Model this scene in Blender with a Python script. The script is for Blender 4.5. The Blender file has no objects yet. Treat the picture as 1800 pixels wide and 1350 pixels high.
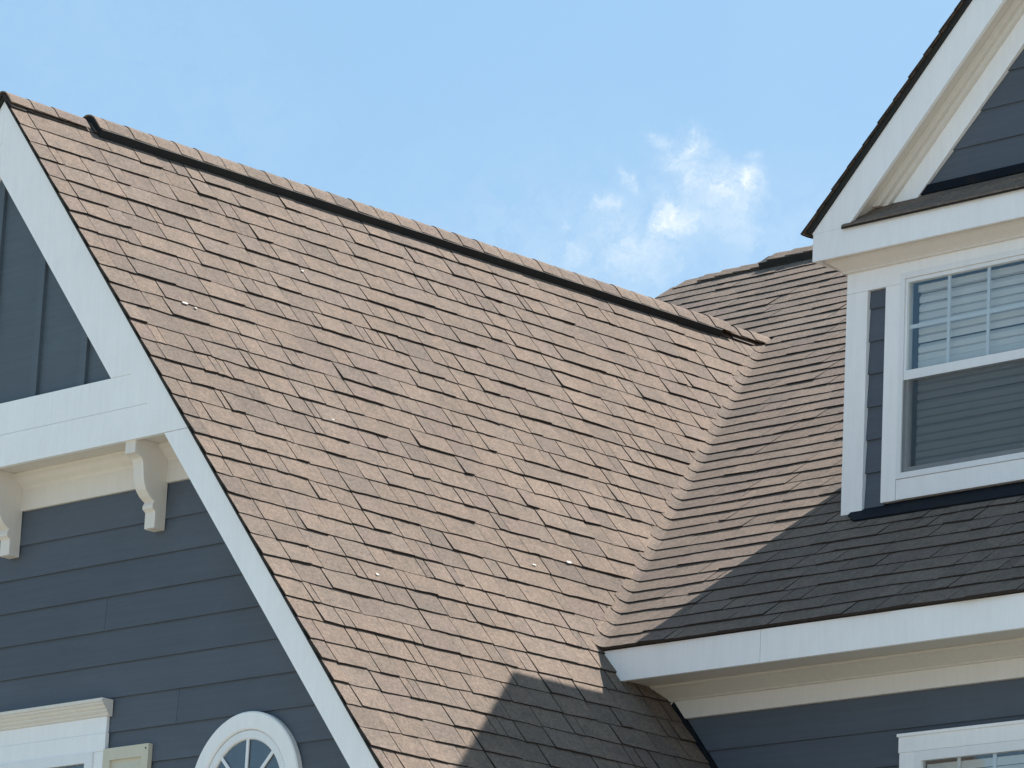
import bpy, bmesh, math, random
from mathutils import Vector, Matrix
random.seed(11)
R = random.Random(5)
scene = bpy.context.scene

# ------------------------------------------------------------------ camera
# frame of the place: X along the front facade, Y into the house, Z up; the front gable's apex is the origin, the lawn lies at GROUND
GROUND = -8.5
CAM = Vector((17.0936, -12.9160, -6.9141))
RX = Vector((0.7066561, 0.7059879, 0.0470972))
DN = Vector((-0.1444936, 0.2091499, -0.9671494))
FW = Vector((-0.6926462, 0.6766368, 0.2498078))
cam = bpy.data.cameras.new('camera')
cam.sensor_width = 36; cam.lens = 7534.2 / 1800 * 36
cam.clip_start = 0.5; cam.clip_end = 4000
cob = bpy.data.objects.new('camera', cam); scene.collection.objects.link(cob)
M = Matrix((RX, -DN, -FW)).transposed().to_4x4(); M.translation = CAM
cob.matrix_world = M
scene.camera = cob
scene.render.resolution_x = 1024; scene.render.resolution_y = 768
def project(p):
    d = Vector(p) - CAM; z = d.dot(FW)
    return 900 + 7534.2 * d.dot(RX) / z, 675 + 7534.2 * d.dot(DN) / z, z

# ------------------------------------------------------------------ sun, sky, exposure
LD = Vector((-0.068, -0.556, -0.828)).normalized()        # the way the sunlight travels
sun_el = math.asin(-LD.z); sun_az = math.atan2(-LD.x, -LD.y)
sl = bpy.data.lights.new('sun', 'SUN'); sl.energy = 3.1; sl.angle = math.radians(0.53); sl.color = (1.0, 0.955, 0.89)
so = bpy.data.objects.new('sun', sl); scene.collection.objects.link(so)
so.rotation_euler = LD.to_track_quat('-Z', 'Y').to_euler(); so.location = (0, 0, 40)
w = bpy.data.worlds.new('World'); scene.world = w; w.use_nodes = True
nt = w.node_tree; nt.nodes.clear()
def N(t, **k):
    n = nt.nodes.new(t)
    for a, b in k.items(): setattr(n, a, b)
    return n
out = N('ShaderNodeOutputWorld'); bg = N('ShaderNodeBackground'); bg.inputs[1].default_value = 0.060
sky = N('ShaderNodeTexSky'); sky.sky_type = 'NISHITA'; sky.sun_disc = False
sky.sun_elevation = sun_el; sky.sun_rotation = sun_az
sky.altitude = 50; sky.air_density = 1.0; sky.dust_density = 1.8; sky.ozone_density = 2.5
tc = N('ShaderNodeTexCoord')
def mth(op, a, b=None, c=None, clamp=False):
    n = N('ShaderNodeMath', operation=op); n.use_clamp = clamp
    for i, v in enumerate((a, b, c)):
        if v is None: continue
        if isinstance(v, (int, float)): n.inputs[i].default_value = v
        else: nt.links.new(v, n.inputs[i])
    return n.outputs[0]
def noise(vec, scale, detail, rough, dist=0.0):
    n = N('ShaderNodeTexNoise'); n.inputs['Scale'].default_value = scale; n.inputs['Detail'].default_value = detail
    n.inputs['Roughness'].default_value = rough; n.inputs['Distortion'].default_value = dist
    nt.links.new(vec, n.inputs['Vector']); return n.outputs[0]
dirv = tc.outputs['Generated']
# thin fair-weather wisps scattered over the whole sky ...
big = noise(dirv, 3.1, 3, 0.5)
fine = noise(dirv, 26, 5, 0.62, 0.6)
veil = mth('MULTIPLY', mth('MULTIPLY_ADD', big, 3.2, -1.62, True), mth('MULTIPLY_ADD', fine, 2.2, -0.75, True))
# ... and one small torn cumulus wisp over the valley of the roofs
wn = N('ShaderNodeTexNoise'); wn.inputs['Scale'].default_value = 70; wn.inputs['Detail'].default_value = 6; wn.inputs['Roughness'].default_value = .68
nt.links.new(dirv, wn.inputs['Vector'])
sub = N('ShaderNodeVectorMath', operation='SUBTRACT'); nt.links.new(wn.outputs['Color'], sub.inputs[0]); sub.inputs[1].default_value = (.5, .5, .5)
wsc = N('ShaderNodeVectorMath', operation='SCALE'); nt.links.new(sub.outputs[0], wsc.inputs[0]); wsc.inputs['Scale'].default_value = .017
wad = N('ShaderNodeVectorMath', operation='ADD'); nt.links.new(dirv, wad.inputs[0]); nt.links.new(wsc.outputs[0], wad.inputs[1])
warped = wad.outputs[0]
def lobe(d, width):
    dn = N('ShaderNodeVectorMath', operation='DISTANCE'); nt.links.new(warped, dn.inputs[0]); dn.inputs[1].default_value = Vector(d).normalized()
    q = mth('DIVIDE', dn.outputs['Value'], width)
    return mth('POWER', 2.718, mth('MULTIPLY', mth('MULTIPLY', q, q), -1.0))
def pix_dir(x, y):
    v = FW + RX * ((x - 900) / 7534.2) + DN * ((y - 675) / 7534.2); return v.normalized()
lobes = None
for (x, y, wd, amp) in ((1160, 252, 15, .75), (1216, 252, 24, .95), (1190, 285, 18, .55), (1232, 300, 26, .7), (1268, 318, 24, .75), (1316, 320, 22, 1.0), (1306, 352, 20, .7), (1262, 342, 18, .6), (1182, 382, 26, .95), (1166, 355, 16, .6), (1212, 385, 18, .5),
                        (1102, 316, 14, .5), (1116, 335, 12, .35), (1062, 364, 16, .42), (1000, 385, 12, .38), (1004, 430, 18, .4), (1090, 440, 42, .36), (1160, 430, 46, .36), (1290, 405, 40, .32), (1240, 250, 12, .4), (1330, 270, 14, .35), (1235, 335, 60, .4), (1080, 500, 190, .26), (1420, 420, 120, .18), (820, 480, 200, .12), (120, 40, 260, .07), (430, 240, 150, .07)):
    l = mth('MULTIPLY', lobe(pix_dir(x, y), wd / 7534.2), amp * .8)
    lobes = l if lobes is None else mth('ADD', lobes, l)
torn = noise(warped, 135, 6, 0.66, 0.5)
wisp = mth('MULTIPLY', lobes, mth('MULTIPLY_ADD', torn, 2.7, -.62, True))
cl = mth('ADD', mth('MULTIPLY', veil, 0.22), mth('MULTIPLY', mth('MINIMUM', wisp, 1.0), 0.95), None, True)
# even blue mixed in, added to lift the unseen sky's fill light
base = N('ShaderNodeMix'); base.data_type = 'RGBA'; base.inputs['Factor'].default_value = 0.62
nt.links.new(sky.outputs[0], base.inputs['A']); base.inputs['B'].default_value = (1.55, 3.0, 4.3, 1)
mix = N('ShaderNodeMix'); mix.data_type = 'RGBA'
nt.links.new(cl, mix.inputs['Factor']); nt.links.new(base.outputs['Result'], mix.inputs['A']); mix.inputs['B'].default_value = (5.3, 5.65, 5.8, 1)
nt.links.new(mix.outputs['Result'], bg.inputs[0]); nt.links.new(bg.outputs[0], out.inputs[0])
scene.cycles.max_bounces = 6; scene.cycles.diffuse_bounces = 3; scene.cycles.glossy_bounces = 2
vs = scene.view_settings
vs.view_transform = 'Standard'; vs.look = 'None'; vs.exposure = 1.68; vs.gamma = 1; vs.use_curve_mapping = False

# ------------------------------------------------------------------ materials
MATS = {}
def material(name, col, rough=0.7, build=None, **kw):
    m = bpy.data.materials.new(name); m.use_nodes = True
    t = m.node_tree; b = t.nodes['Principled BSDF']
    b.inputs['Base Color'].default_value = (*col, 1); b.inputs['Roughness'].default_value = rough
    for k, v in kw.items(): b.inputs[k.replace('_', ' ')].default_value = v
    if build: build(t, b, col)
    MATS[name] = m; return m
def nd(t, ty, **k):
    n = t.nodes.new(ty)
    for a, b in k.items(): setattr(n, a, b)
    return n
def tnoise(t, scale, detail=4, rough=0.55, stretch=None, dist=0):
    g = nd(t, 'ShaderNodeNewGeometry'); v = g.outputs['Position']
    if stretch:
        mp = nd(t, 'ShaderNodeMapping'); mp.inputs['Scale'].default_value = stretch; t.links.new(v, mp.inputs[0]); v = mp.outputs[0]
    n = nd(t, 'ShaderNodeTexNoise'); n.inputs['Scale'].default_value = scale; n.inputs['Detail'].default_value = detail
    n.inputs['Roughness'].default_value = rough; n.inputs['Distortion'].default_value = dist
    t.links.new(v, n.inputs['Vector']); return n.outputs[0]
def tmath(t, op, a, b=0.0, c=0.0, clamp=False):
    n = nd(t, 'ShaderNodeMath', operation=op); n.use_clamp = clamp
    for i, v in enumerate((a, b, c)):
        if isinstance(v, (int, float)): n.inputs[i].default_value = v
        else: t.links.new(v, n.inputs[i])
    return n.outputs[0]
def scale_col(t, colout, fac):
    n = nd(t, 'ShaderNodeVectorMath', operation='SCALE'); t.links.new(colout, n.inputs[0]); t.links.new(fac, n.inputs['Scale']); return n.outputs[0]
def mixc(t, f, a, b):
    n = nd(t, 'ShaderNodeMix'); n.data_type = 'RGBA'
    for s, v in (('Factor', f), ('A', a), ('B', b)):
        if isinstance(v, (int, float)): n.inputs[s].default_value = v
        elif isinstance(v, tuple): n.inputs[s].default_value = (*v, 1)
        else: t.links.new(v, n.inputs[s])
    return n.outputs['Result']
def bump(t, b, h, strength, dist):
    n = nd(t, 'ShaderNodeBump'); n.inputs['Strength'].default_value = strength; n.inputs['Distance'].default_value = dist
    t.links.new(h, n.inputs['Height']); t.links.new(n.outputs[0], b.inputs['Normal'])
def shingle_nodes(t, b, col):
    oi = nd(t, 'ShaderNodeObjectInfo'); ge = nd(t, 'ShaderNodeNewGeometry')
    r = tmath(t, 'FRACT', tmath(t, 'ADD', tmath(t, 'MULTIPLY', oi.outputs['Random'], 7.31), ge.outputs['Random Per Island']))
    cr = nd(t, 'ShaderNodeValToRGB'); e = cr.color_ramp; e.interpolation = 'LINEAR'
    stops = ((0.0, (.150, .120, .096)), (.10, (.170, .132, .102)), (.35, (.198, .150, .112)), (.6, (.207, .159, .119)), (.8, (.190, .150, .117)), (.93, (.184, .138, .110)), (1.0, (.160, .127, .100)))
    e.elements[0].position = 0; e.elements[0].color = (*stops[0][1], 1); e.elements[1].position = 1; e.elements[1].color = (*stops[-1][1], 1)
    for p, c in stops[1:-1]:
        q = e.elements.new(p); q.color = (*c, 1)
    for q in e.elements: q.color = (q.color[0] * 1.035, q.color[1], q.color[2] * 1.03, 1)
    t.links.new(r, cr.inputs[0])
    blot = tnoise(t, 13, 3, .62, None, .4)          # blended granule patches inside one tab
    c1 = mixc(t, tmath(t, 'MULTIPLY_ADD', blot, 2.6, -1.15, True), cr.outputs[0], (.128, .104, .085))
    warm = tnoise(t, 26, 2, .6)
    c1 = mixc(t, tmath(t, 'MULTIPLY_ADD', warm, 2.4, -1.3, True), c1, (.232, .175, .126))
    wea = tnoise(t, 1.3, 2, .6)                     # slow weathering over the slope
    gr = tnoise(t, 300, 1, .7)                      # mineral granules
    gr2 = tnoise(t, 62, 3, .7)
    f = tmath(t, 'MULTIPLY', tmath(t, 'MULTIPLY_ADD', wea, .42, .79), tmath(t, 'MULTIPLY_ADD', gr, .7, .65))
    f = tmath(t, 'MULTIPLY', f, tmath(t, 'MULTIPLY_ADD', gr2, 1.5, .25))
    f = tmath(t, 'MULTIPLY', f, SH_GAIN)
    t.links.new(scale_col(t, c1, f), b.inputs['Base Color'])
    bump(t, b, gr, .9, .004)
    b.inputs['Diffuse Roughness'].default_value = 0.0
SH_GAIN = .95
material('shingle', (.17, .13, .1), .92, shingle_nodes, Specular_IOR_Level=.25)
def felt_nodes(t, b, col):
    t.links.new(scale_col(t, mixc(t, tnoise(t, 30), (.03, .024, .02), (.05, .04, .034)), tnoise(t, 200, 2)), b.inputs['Base Color'])
material('cut_edge', (.030, .022, .018), .95)
material('felt', (.03, .025, .022), .95, felt_nodes)
def siding_nodes(t, b, col):
    oi = nd(t, 'ShaderNodeObjectInfo')
    g = tnoise(t, 9, 5, .65, (.25, 1, 7)); d = tnoise(t, 2.0, 5, .6)
    f = tmath(t, 'MULTIPLY', tmath(t, 'MULTIPLY_ADD', g, .40, .82), tmath(t, 'MULTIPLY_ADD', d, .3, .85))
    f = tmath(t, 'MULTIPLY', f, tmath(t, 'MULTIPLY_ADD', oi.outputs['Random'], .14, .95))
    base = mixc(t, tmath(t, 'MULTIPLY_ADD', tnoise(t, 5, 6, .7, None, 1.0), 3.0, -1.75, True), col, tuple(c * 1.16 for c in col))
    t.links.new(scale_col(t, base, f), b.inputs['Base Color'])
    bump(t, b, g, .25, .003)
material('siding', (.082, .097, .119), .62, siding_nodes, Specular_IOR_Level=.35)
def trim_nodes(t, b, col):
    d = tnoise(t, 2.6, 6, .65); s = tnoise(t, 12, 4, .6, (3, 3, .35)); fn = tnoise(t, 160, 2)
    f = tmath(t, 'MULTIPLY', tmath(t, 'MULTIPLY_ADD', d, .14, .93), tmath(t, 'MULTIPLY_ADD', s, .14, .93))
    f = tmath(t, 'MULTIPLY', f, tmath(t, 'MULTIPLY_ADD', fn, .10, .95))
    dirt = tmath(t, 'MULTIPLY_ADD', tnoise(t, 7, 7, .72, None, .8), 3.6, -2.35, True)
    c = mixc(t, tmath(t, 'MULTIPLY', dirt, .38), col, (.42, .39, .34))
    t.links.new(scale_col(t, c, f), b.inputs['Base Color'])
    bump(t, b, fn, .12, .002)
material('panel_paint', (.088, .112, .134), .6, siding_nodes, Specular_IOR_Level=.35)
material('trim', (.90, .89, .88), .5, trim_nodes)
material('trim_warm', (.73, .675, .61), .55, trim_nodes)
material('trim_warm_shaded', (.60, .56, .49), .6, trim_nodes)  # trim_warm darkened: shade under the main eave put into the colour
material('shutter', (.60, .555, .44), .6, trim_nodes)
material('vinyl', (.82, .82, .82), .35, trim_nodes)
def vent_nodes(t, b, col):
    n = tnoise(t, 90, 3, .7); m = tnoise(t, 6, 4, .6)
    c = mixc(t, tmath(t, 'MULTIPLY_ADD', m, 3, -1.5, True), col, (.022, .024, .014))
    t.links.new(scale_col(t, c, tmath(t, 'MULTIPLY_ADD', n, .9, .5)), b.inputs['Base Color']); bump(t, b, n, .5, .004)
material('vent', (.012, .012, .012), .8, vent_nodes)
material('flashing', (.007, .010, .017), .8, vent_nodes, Specular_IOR_Level=.15)
material('edge', (.020, .021, .019), .85, vent_nodes)
material('interior', (.05, .05, .05), .9)
material('slat', (.78, .75, .70), .5)
material('chip', (.42, .39, .35), .7)
material('metal', (.5, .46, .4), .5, Metallic=.4)
def glass_nodes(t, b, col):
    t.nodes.remove(b); o = t.nodes['Material Output']
    tr = nd(t, 'ShaderNodeBsdfTransparent'); tr.inputs[0].default_value = (.90, .92, .92, 1)
    gl = nd(t, 'ShaderNodeBsdfGlossy'); gl.inputs['Roughness'].default_value = .02; gl.inputs[0].default_value = (.9, .95, 1, 1)
    fr = nd(t, 'ShaderNodeLayerWeight'); fr.inputs[0].default_value = .5
    wv = tnoise(t, 2.2, 2, .5); bn = nd(t, 'ShaderNodeBump'); bn.inputs['Strength'].default_value = .14; bn.inputs['Distance'].default_value = .05
    t.links.new(wv, bn.inputs['Height']); t.links.new(bn.outputs[0], gl.inputs['Normal'])
    mx = nd(t, 'ShaderNodeMixShader'); t.links.new(tmath(t, 'MULTIPLY_ADD', tmath(t, 'POWER', fr.outputs['Facing'], 4.0), .95, .075, True), mx.inputs[0])
    t.links.new(tr.outputs[0], mx.inputs[1]); t.links.new(gl.outputs[0], mx.inputs[2]); t.links.new(mx.outputs[0], o.inputs[0])
material('glass', (1, 1, 1), .1, glass_nodes)
def screen_nodes(t, b, col):
    o = t.nodes['Material Output']; tr = nd(t, 'ShaderNodeBsdfTransparent'); mx = nd(t, 'ShaderNodeMixShader')
    mx.inputs[0].default_value = .30
    t.links.new(tr.outputs[0], mx.inputs[1]); t.links.new(b.outputs[0], mx.inputs[2]); t.links.new(mx.outputs[0], o.inputs[0])
material('screen', (.06, .07, .075), .8, screen_nodes)
def ground_nodes(t, b, col):
    c = mixc(t, tnoise(t, .8, 6, .7), (.19, .18, .125), (.28, .26, .20))
    t.links.new(scale_col(t, c, tmath(t, 'MULTIPLY_ADD', tnoise(t, 40, 3), .6, .7)), b.inputs['Base Color'])
material('bounce_lawn', (.08, .1, .04), .95, ground_nodes)  # ground made pale so that it bounces more light on to the house
def conc_nodes(t, b, col):
    c = mixc(t, tnoise(t, 3, 6, .7), (.38, .36, .33), (.48, .45, .41)); t.links.new(c, b.inputs['Base Color'])
material('concrete', (.35, .33, .3), .9, conc_nodes)

# ------------------------------------------------------------------ helpers
COL = scene.collection
def empty(name, loc, parent=None):
    o = bpy.data.objects.new(name, None); COL.objects.link(o); o.location = loc; o.empty_display_size = .2
    if parent: o.parent = parent; o.matrix_parent_inverse = parent_inv(parent)
    return o
INV = {}
def world_loc(o):
    v = Vector(o.location)
    while o.parent: o = o.parent; 
    return v
def parent_inv(p):                      # every transform here is a pure offset of the house root, kept at the identity
    return Matrix.Identity(4)
class MB:
    def __init__(s): s.v = []; s.f = []; s.side = []
    def add(s, verts, faces):
        o = len(s.v); s.v += [tuple(q) for q in verts]; s.f += [tuple(i + o for i in f) for f in faces]; return s
    def prism(s, pts, vec):
        n = len(pts); vec = Vector(vec); P = [Vector(p) for p in pts]
        fs = [tuple(range(n))[::-1], tuple(range(n, 2 * n))] + [(i, (i + 1) % n, n + (i + 1) % n, n + i) for i in range(n)]
        return s.add(P + [p + vec for p in P], fs)
    def box(s, x0, x1, y0, y1, z0, z1):
        return s.prism([(x0, y0, z0), (x1, y0, z0), (x1, y1, z0), (x0, y1, z0)], (0, 0, z1 - z0))
    def build(s, name, mat, parent=None, kind=None, label=None, fix=True, smooth=False, edge=None):
        me = bpy.data.meshes.new(name); me.from_pydata(s.v, [], s.f); me.update()
        if fix:
            bm = bmesh.new(); bm.from_mesh(me); bmesh.ops.recalc_face_normals(bm, faces=bm.faces); bm.to_mesh(me); bm.free()
        if smooth:
            for p in me.polygons: p.use_smooth = True
        me.materials.append(MATS[mat])
        if edge:                              # faces numbered in s.side are cut asphalt edges
            me.materials.append(MATS[edge]); me.polygons.foreach_set('material_index', s.side)
        o = bpy.data.objects.new(name, me); COL.objects.link(o)
        if parent: o.parent = parent
        if kind: o['kind'] = kind
        if label: o['label'] = label
        return o
def box(name, mat, parent, x0, x1, y0, y1, z0, z1, **k): return MB().box(x0, x1, y0, y1, z0, z1).build(name, mat, parent, **k)
def xprism(name, mat, parent, prof, x0, x1, **k):      # prof: (y, z) outline swept along X
    return MB().prism([(x0, y, z) for y, z in prof], (x1 - x0, 0, 0)).build(name, mat, parent, **k)
def yprism(name, mat, parent, prof, y0, y1, **k):      # prof: (x, z) outline swept along Y
    return MB().prism([(x, y0, z) for x, z in prof], (0, y1 - y0, 0)).build(name, mat, parent, **k)
def clip(poly, nx, ny, c):                             # keep nx*u + ny*v <= c
    res = []
    for i in range(len(poly)):
        a, b = poly[i], poly[(i + 1) % len(poly)]
        da, db = nx * a[0] + ny * a[1] - c, nx * b[0] + ny * b[1] - c
        if da <= 0: res.append(a)
        if (da < 0 < db) or (db < 0 < da):
            t = da / (da - db); res.append((a[0] + t * (b[0] - a[0]), a[1] + t * (b[1] - a[1])))
    return res

# ------------------------------------------------------------------ ground
gm = MB().add([(-900, -900, GROUND), (900, -900, GROUND), (900, 900, GROUND), (-900, 900, GROUND)], [(0, 1, 2, 3)])
g = gm.build('ground', 'bounce_lawn', kind='structure')
d = MB().box(5.5, 11.5, -40, 2.2, GROUND - .1, GROUND + .02).build('added_driveway', 'concrete', kind='structure')  # unseen pale slab, added to bounce light on to the front
d2 = MB().box(-60, 60, -30, -22, GROUND - .1, GROUND + .012).build('added_road', 'concrete', kind='structure')  # second unseen pale surface, added for the same bounce light

# ------------------------------------------------------------------ the house
house = empty('house', (0, 0, 0))
house['label'] = 'slate blue sided house with white trim, steep brown shingled front gable and gabled dormer'
house['category'] = 'house'
EXP = .143
TH = math.radians(50.138); ct, st = math.cos(TH), math.sin(TH)          # front gable pitch
PH = math.atan(.75); cp, sp = math.cos(PH), math.sin(PH)                # main roof pitch 9:12
EY, EZ = 2.19, -2.81                                                    # main eave line
nG = Vector((st, 0, ct)); nM = Vector((0, -sp, cp))
def GP(y, s, h=0): return Vector((s * ct, y, -s * st)) + nG * (h - .006)
def GL(y, s, h=0): v = GP(y, s, h); v.x = -v.x; return v
def MP(x, m, h=0): return Vector((x, EY + m * cp, EZ + m * sp)) + nM * (h - .006)
# valley between the two slopes
XV0 = -EZ / math.tan(TH)
V0 = Vector((XV0, EY, EZ))
v2 = Vector((-sp / math.tan(TH), 1)).normalized()                       # in (x, m)
v3 = Vector((v2.x, v2.y * cp, v2.y * sp)).normalized()
p2 = Vector((v2.y, -v2.x))                                              # towards the main slope
m3 = Vector((p2.x, p2.y * cp, p2.y * sp))
g3 = nG.cross(v3).normalized()
if g3.y > 0: g3 = -g3
FR = .045
def fold(l, dd, h):
    if dd >= FR: q, n = m3 * dd, nM
    elif dd <= -FR: q, n = g3 * -dd, nG
    else:
        t = (FR - dd) / (2 * FR); q = m3 * (FR * (1 - t) ** 2) + g3 * (FR * t * t); n = (nM * (1 - t) + nG * t).normalized()
    return V0 + v3 * l + q + n * (h - .006)
def main_ld(x, m): a = x - XV0; return a * v2.x + m * v2.y, a * p2.x + m * p2.y
# gable side of the valley in (y, s): signed distance from the valley line
gv = Vector((v3.y, -v3.z / st)).normalized()                            # valley direction in (y, s)
gn = Vector((g3.y, -g3.z / st)).normalized()                            # into the gable slope
s_eave = -EZ / st
def gable_d(y, s): return (y - EY) * gn.x + (s - s_eave) * gn.y

def ragged(u0, u1, v0, seg=.045, amp=.0022):
    n = max(2, int((u1 - u0) / seg)); tilt = R.uniform(-.0035, .0035)
    return [(u0 + (u1 - u0) * i / n, v0 + R.uniform(-amp, amp) + tilt * (i / n - .5) * 2) for i in range(n + 1)]
def tab_mesh(poly, v0, t, P, mb=None, lap=.055, twist=0.0):
    """one asphalt tab: a thin wedge, thick at its butt edge, lying on the slope given by P(u, v, h)"""
    top = []; bot = []; L = EXP + lap
    us = [q[0] for q in poly]; uc = (min(us) + max(us)) / 2; uw = max(.02, max(us) - min(us))
    for u, v in poly:
        h = t * max(0, 1 - (v - v0) / L) + .0015 + twist * (u - uc) / uw * max(0, 1 - (v - v0) / L)
        top.append(P(u, v, h)); bot.append(P(u, v, -.003))
    n = len(poly)
    fs = [tuple(range(n))] + [(i, n + i, n + (i + 1) % n, (i + 1) % n) for i in range(n)]
    mb = mb or MB(); mb.add(top + bot, fs); mb.side += [0] + [1] * n; return mb

PREV = []
def course_widths(start, stop, lo, hi, first=None):
    global PREV
    u = start; res = []; cur = []
    w_ = first if first else R.uniform(lo, hi)
    while u < stop:
        e_ = u + w_
        near = [q for q in PREV if abs(q - e_) < .075 and q - u > .07]
        if near and R.random() < .62: e_ = min(near, key=lambda q: abs(q - e_)) + R.uniform(-.008, .008)
        res.append((u, min(stop, e_))); cur.append(e_); u = e_
        w_ = R.choice((R.uniform(lo, hi), R.uniform(lo, hi), R.uniform(lo * .45, lo), R.uniform(hi * .9, hi * 1.25)))
    PREV = cur; return res

# ---------------- front gable roof, right slope (the big sunlit one)
S_END = 5.9
gdeck = MB()
gdeck.prism([GP(.0, 0.0, -.001), GP(.0, S_END, -.001), GP(6.3, S_END, -.001), GP(6.3, 0.0, -.001)], nG * -.02)
groof = gdeck.build('front_gable_roof', 'felt', house, label='steep sunlit brown shingle slope of the front gable')
Pg = lambda u, v, h: GP(u, -v, h)
g_tabs = []
k = 0
while True:
    s = .126 + EXP * k
    if s > S_END: break
    wob = [R.uniform(-.0055, .0055) for _ in range(40)]
    cutj = R.uniform(-.010, .014)
    if s < s_eave + .03:
        y_end = EY + (s_eave - s) * st / math.tan(PH) / 1.0
        y_end = (-EZ - s * st) / .75 + EY
        cut = .034 + cutj
    else:
        y_end = 2.52; cut = None
    for (a, b) in course_widths(-.022, y_end + (.1 if cut else 0), .10, .21, first=R.uniform(.06, .2)):
        gap = R.choice((0, .0028, .0042, .0055, .0066, .0076))
        a2 = a + (gap if a > 0 else 0)
        if b - a2 < .03: continue
        yc = (a + b) / 2; i = int(max(0, yc) / .35); f = max(0, yc) / .35 - i
        off = wob[i] * (1 - f) + wob[i + 1] * f
        v0 = -s + off + R.choice((0, 0, 0, R.uniform(-.003, .003)))
        lapv = min(EXP + .055, s - .012 if s < .2 else 9)
        bo = ragged(a2, b, v0)
        poly = bo + [(b, v0 + lapv), (a2, v0 + lapv)]
        if cut:
            # keep gable_d >= cut, in (u=y, v=-s)
            poly = clip(poly, -gn.x, gn.y, -(cut + EY * gn.x + s_eave * gn.y))
            if s > s_eave - EXP * 1.2: poly = clip(poly, 1, 0, 2.52)
        if len(poly) < 3: continue
        us = [q[0] for q in poly]
        if max(us) - min(us) < .02: continue
        t = R.choice((.0068, .0080, .0092, .0105, .0120, .0136)) + R.uniform(-.001, .001)
        g_tabs.append((poly, v0, t, R.uniform(-.003, .003)))
    k += 1
def visible(pc, mask):
    x, y, z = project(pc)
    return -20 < x < 1820 and -20 < y < 1370 and not mask(x, y), z
def emit(tabs, P, parent, name, mask, limit=290):
    sc = []
    for i, (poly, v0, t, tw) in enumerate(tabs):
        us = [q[0] for q in poly]; vis, z = visible(P(sum(us) / len(us), v0 + .06, 0), mask)
        sc.append(((max(us) - min(us)) / z ** 2 if vis else 0, i))
    best = set(i for a, i in sorted(sc, reverse=True)[:limit] if a > 0)
    rest = MB()
    for i, (poly, v0, t, tw) in enumerate(tabs):
        if i in best: tab_mesh(poly, v0, t, P, twist=tw).build(name, 'shingle', parent, fix=False, edge='cut_edge')
        else: tab_mesh(poly, v0, t, P, rest, twist=tw)
    if rest.v: rest.build(name + '_courses', 'shingle', parent, kind='stuff', fix=False, edge='cut_edge')
emit(g_tabs, Pg, groof, 'shingle', lambda x, y: False)
# left slope of the front gable
ld = MB().prism([GL(.0, 0.0, -.001), GL(.0, S_END, -.001), GL(6.3, S_END, -.001), GL(6.3, 0.0, -.001)], Vector((-nG.x, 0, nG.z)) * -.02)
lroof = ld.build('front_gable_far_slope', 'felt', house)
lm = MB(); Pl = lambda u, v, h: GL(u, -v, h)
for k in range(41):
    s = .126 + EXP * k
    for (a, b) in course_widths(-.022, 6.0, .5, .9):
        tab_mesh([(a, -s), (b - .002, -s), (b - .002, -s + min(.2, s)), (a, -s + min(.2, s))], -s, .010 + R.uniform(0, .003), Pl, lm)
lm.build('shingle_courses', 'shingle', lroof, kind='stuff', fix=False, edge='cut_edge')
# dark starter edge showing under the shingles along both rakes
for sg, par in ((1, groof), (-1, lroof)):
    pts = [(0.0, .0), (S_END * ct, -S_END * st), (S_END * ct - .02 * st, -S_END * st - .02 * ct), (0, -.02 / ct)]
    yprism('rake_edge_strip', 'edge', par, [(sg * x, z - .006) for x, z in pts], -.014, .03)

# ---------------- ridge: caps and the vent under them
def ridge_section(wd, lift, n=5, rad=.035):
    """cross-section in (a, b): a across the ridge (+ right), b up, following both slopes with a rounded crest"""
    pts = []
    for q in (1.0, .75, .5): pts.append((-q * wd * ct, -q * wd * st))
    for i in range(-n, n + 1):
        a = i / n * rad; pts.append((a, -math.tan(TH) * (a * a / (2 * rad) + rad * .5) ))
    for q in (.5, .75, 1.0): pts.append((q * wd * ct, -q * wd * st))
    res = []
    for a, b in pts:
        s_ = max(-1, min(1, a / rad)); nx = s_ * st; nz = math.sqrt(max(0, 1 - nx * nx))
        res.append((a + nx * lift, b + nz * lift))
    return res
def cap(name, parent, y0, y1, wd, l0, l1, mat, thick=.007, rise0=0, rise1=0, jit=0):
    A = ridge_section(wd, l0); B = ridge_section(wd, l1); A2 = ridge_section(wd, l0 - thick); n = len(A)
    sk = R.uniform(-jit, jit)
    vs_ = [(a, y0 + sk * (1 if a > 0 else -1), b + rise0) for a, b in A] + [(a, y1, b + rise1) for a, b in B] + [(a, y0 + sk * (1 if a > 0 else -1), b + rise0) for a, b in A2] + [(a, y1, b + rise1 - thick * .6) for a, b in B]
    fs = []
    for i in range(n - 1):
        fs += [(i, i + 1, n + i + 1, n + i), (2 * n + i, 2 * n + i + 1, i + 1, i), (2 * n + i, 3 * n + i, 3 * n + i + 1, 2 * n + i + 1)]
    fs += [(0, n, 3 * n, 2 * n), (n - 1, 3 * n - 1, 4 * n - 1, 2 * n - 1)]
    return MB().add(vs_, fs).build(name, mat, parent, fix=False)
VY0, VY1 = .56, 5.42
y = -.025
CE = .163
while y < 5.80:
    on = y > VY0 - .10 and y < VY1 - .05
    lift = .042 if on else .017
    e_ = CE * (1 if y < 5.3 else .8)
    end_rise = max(0, y - 5.2) * .035
    cap('ridge_cap', groof, max(y, VY0 - .012) if on and y < VY0 else y, y + e_ + .05, .128 if on else .112, lift + .0035 + R.uniform(-.001, .0015), lift, 'shingle', .0075, end_rise + R.uniform(0, .002), end_rise, .006)
    y += e_ + R.uniform(-.004, .004)
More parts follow.
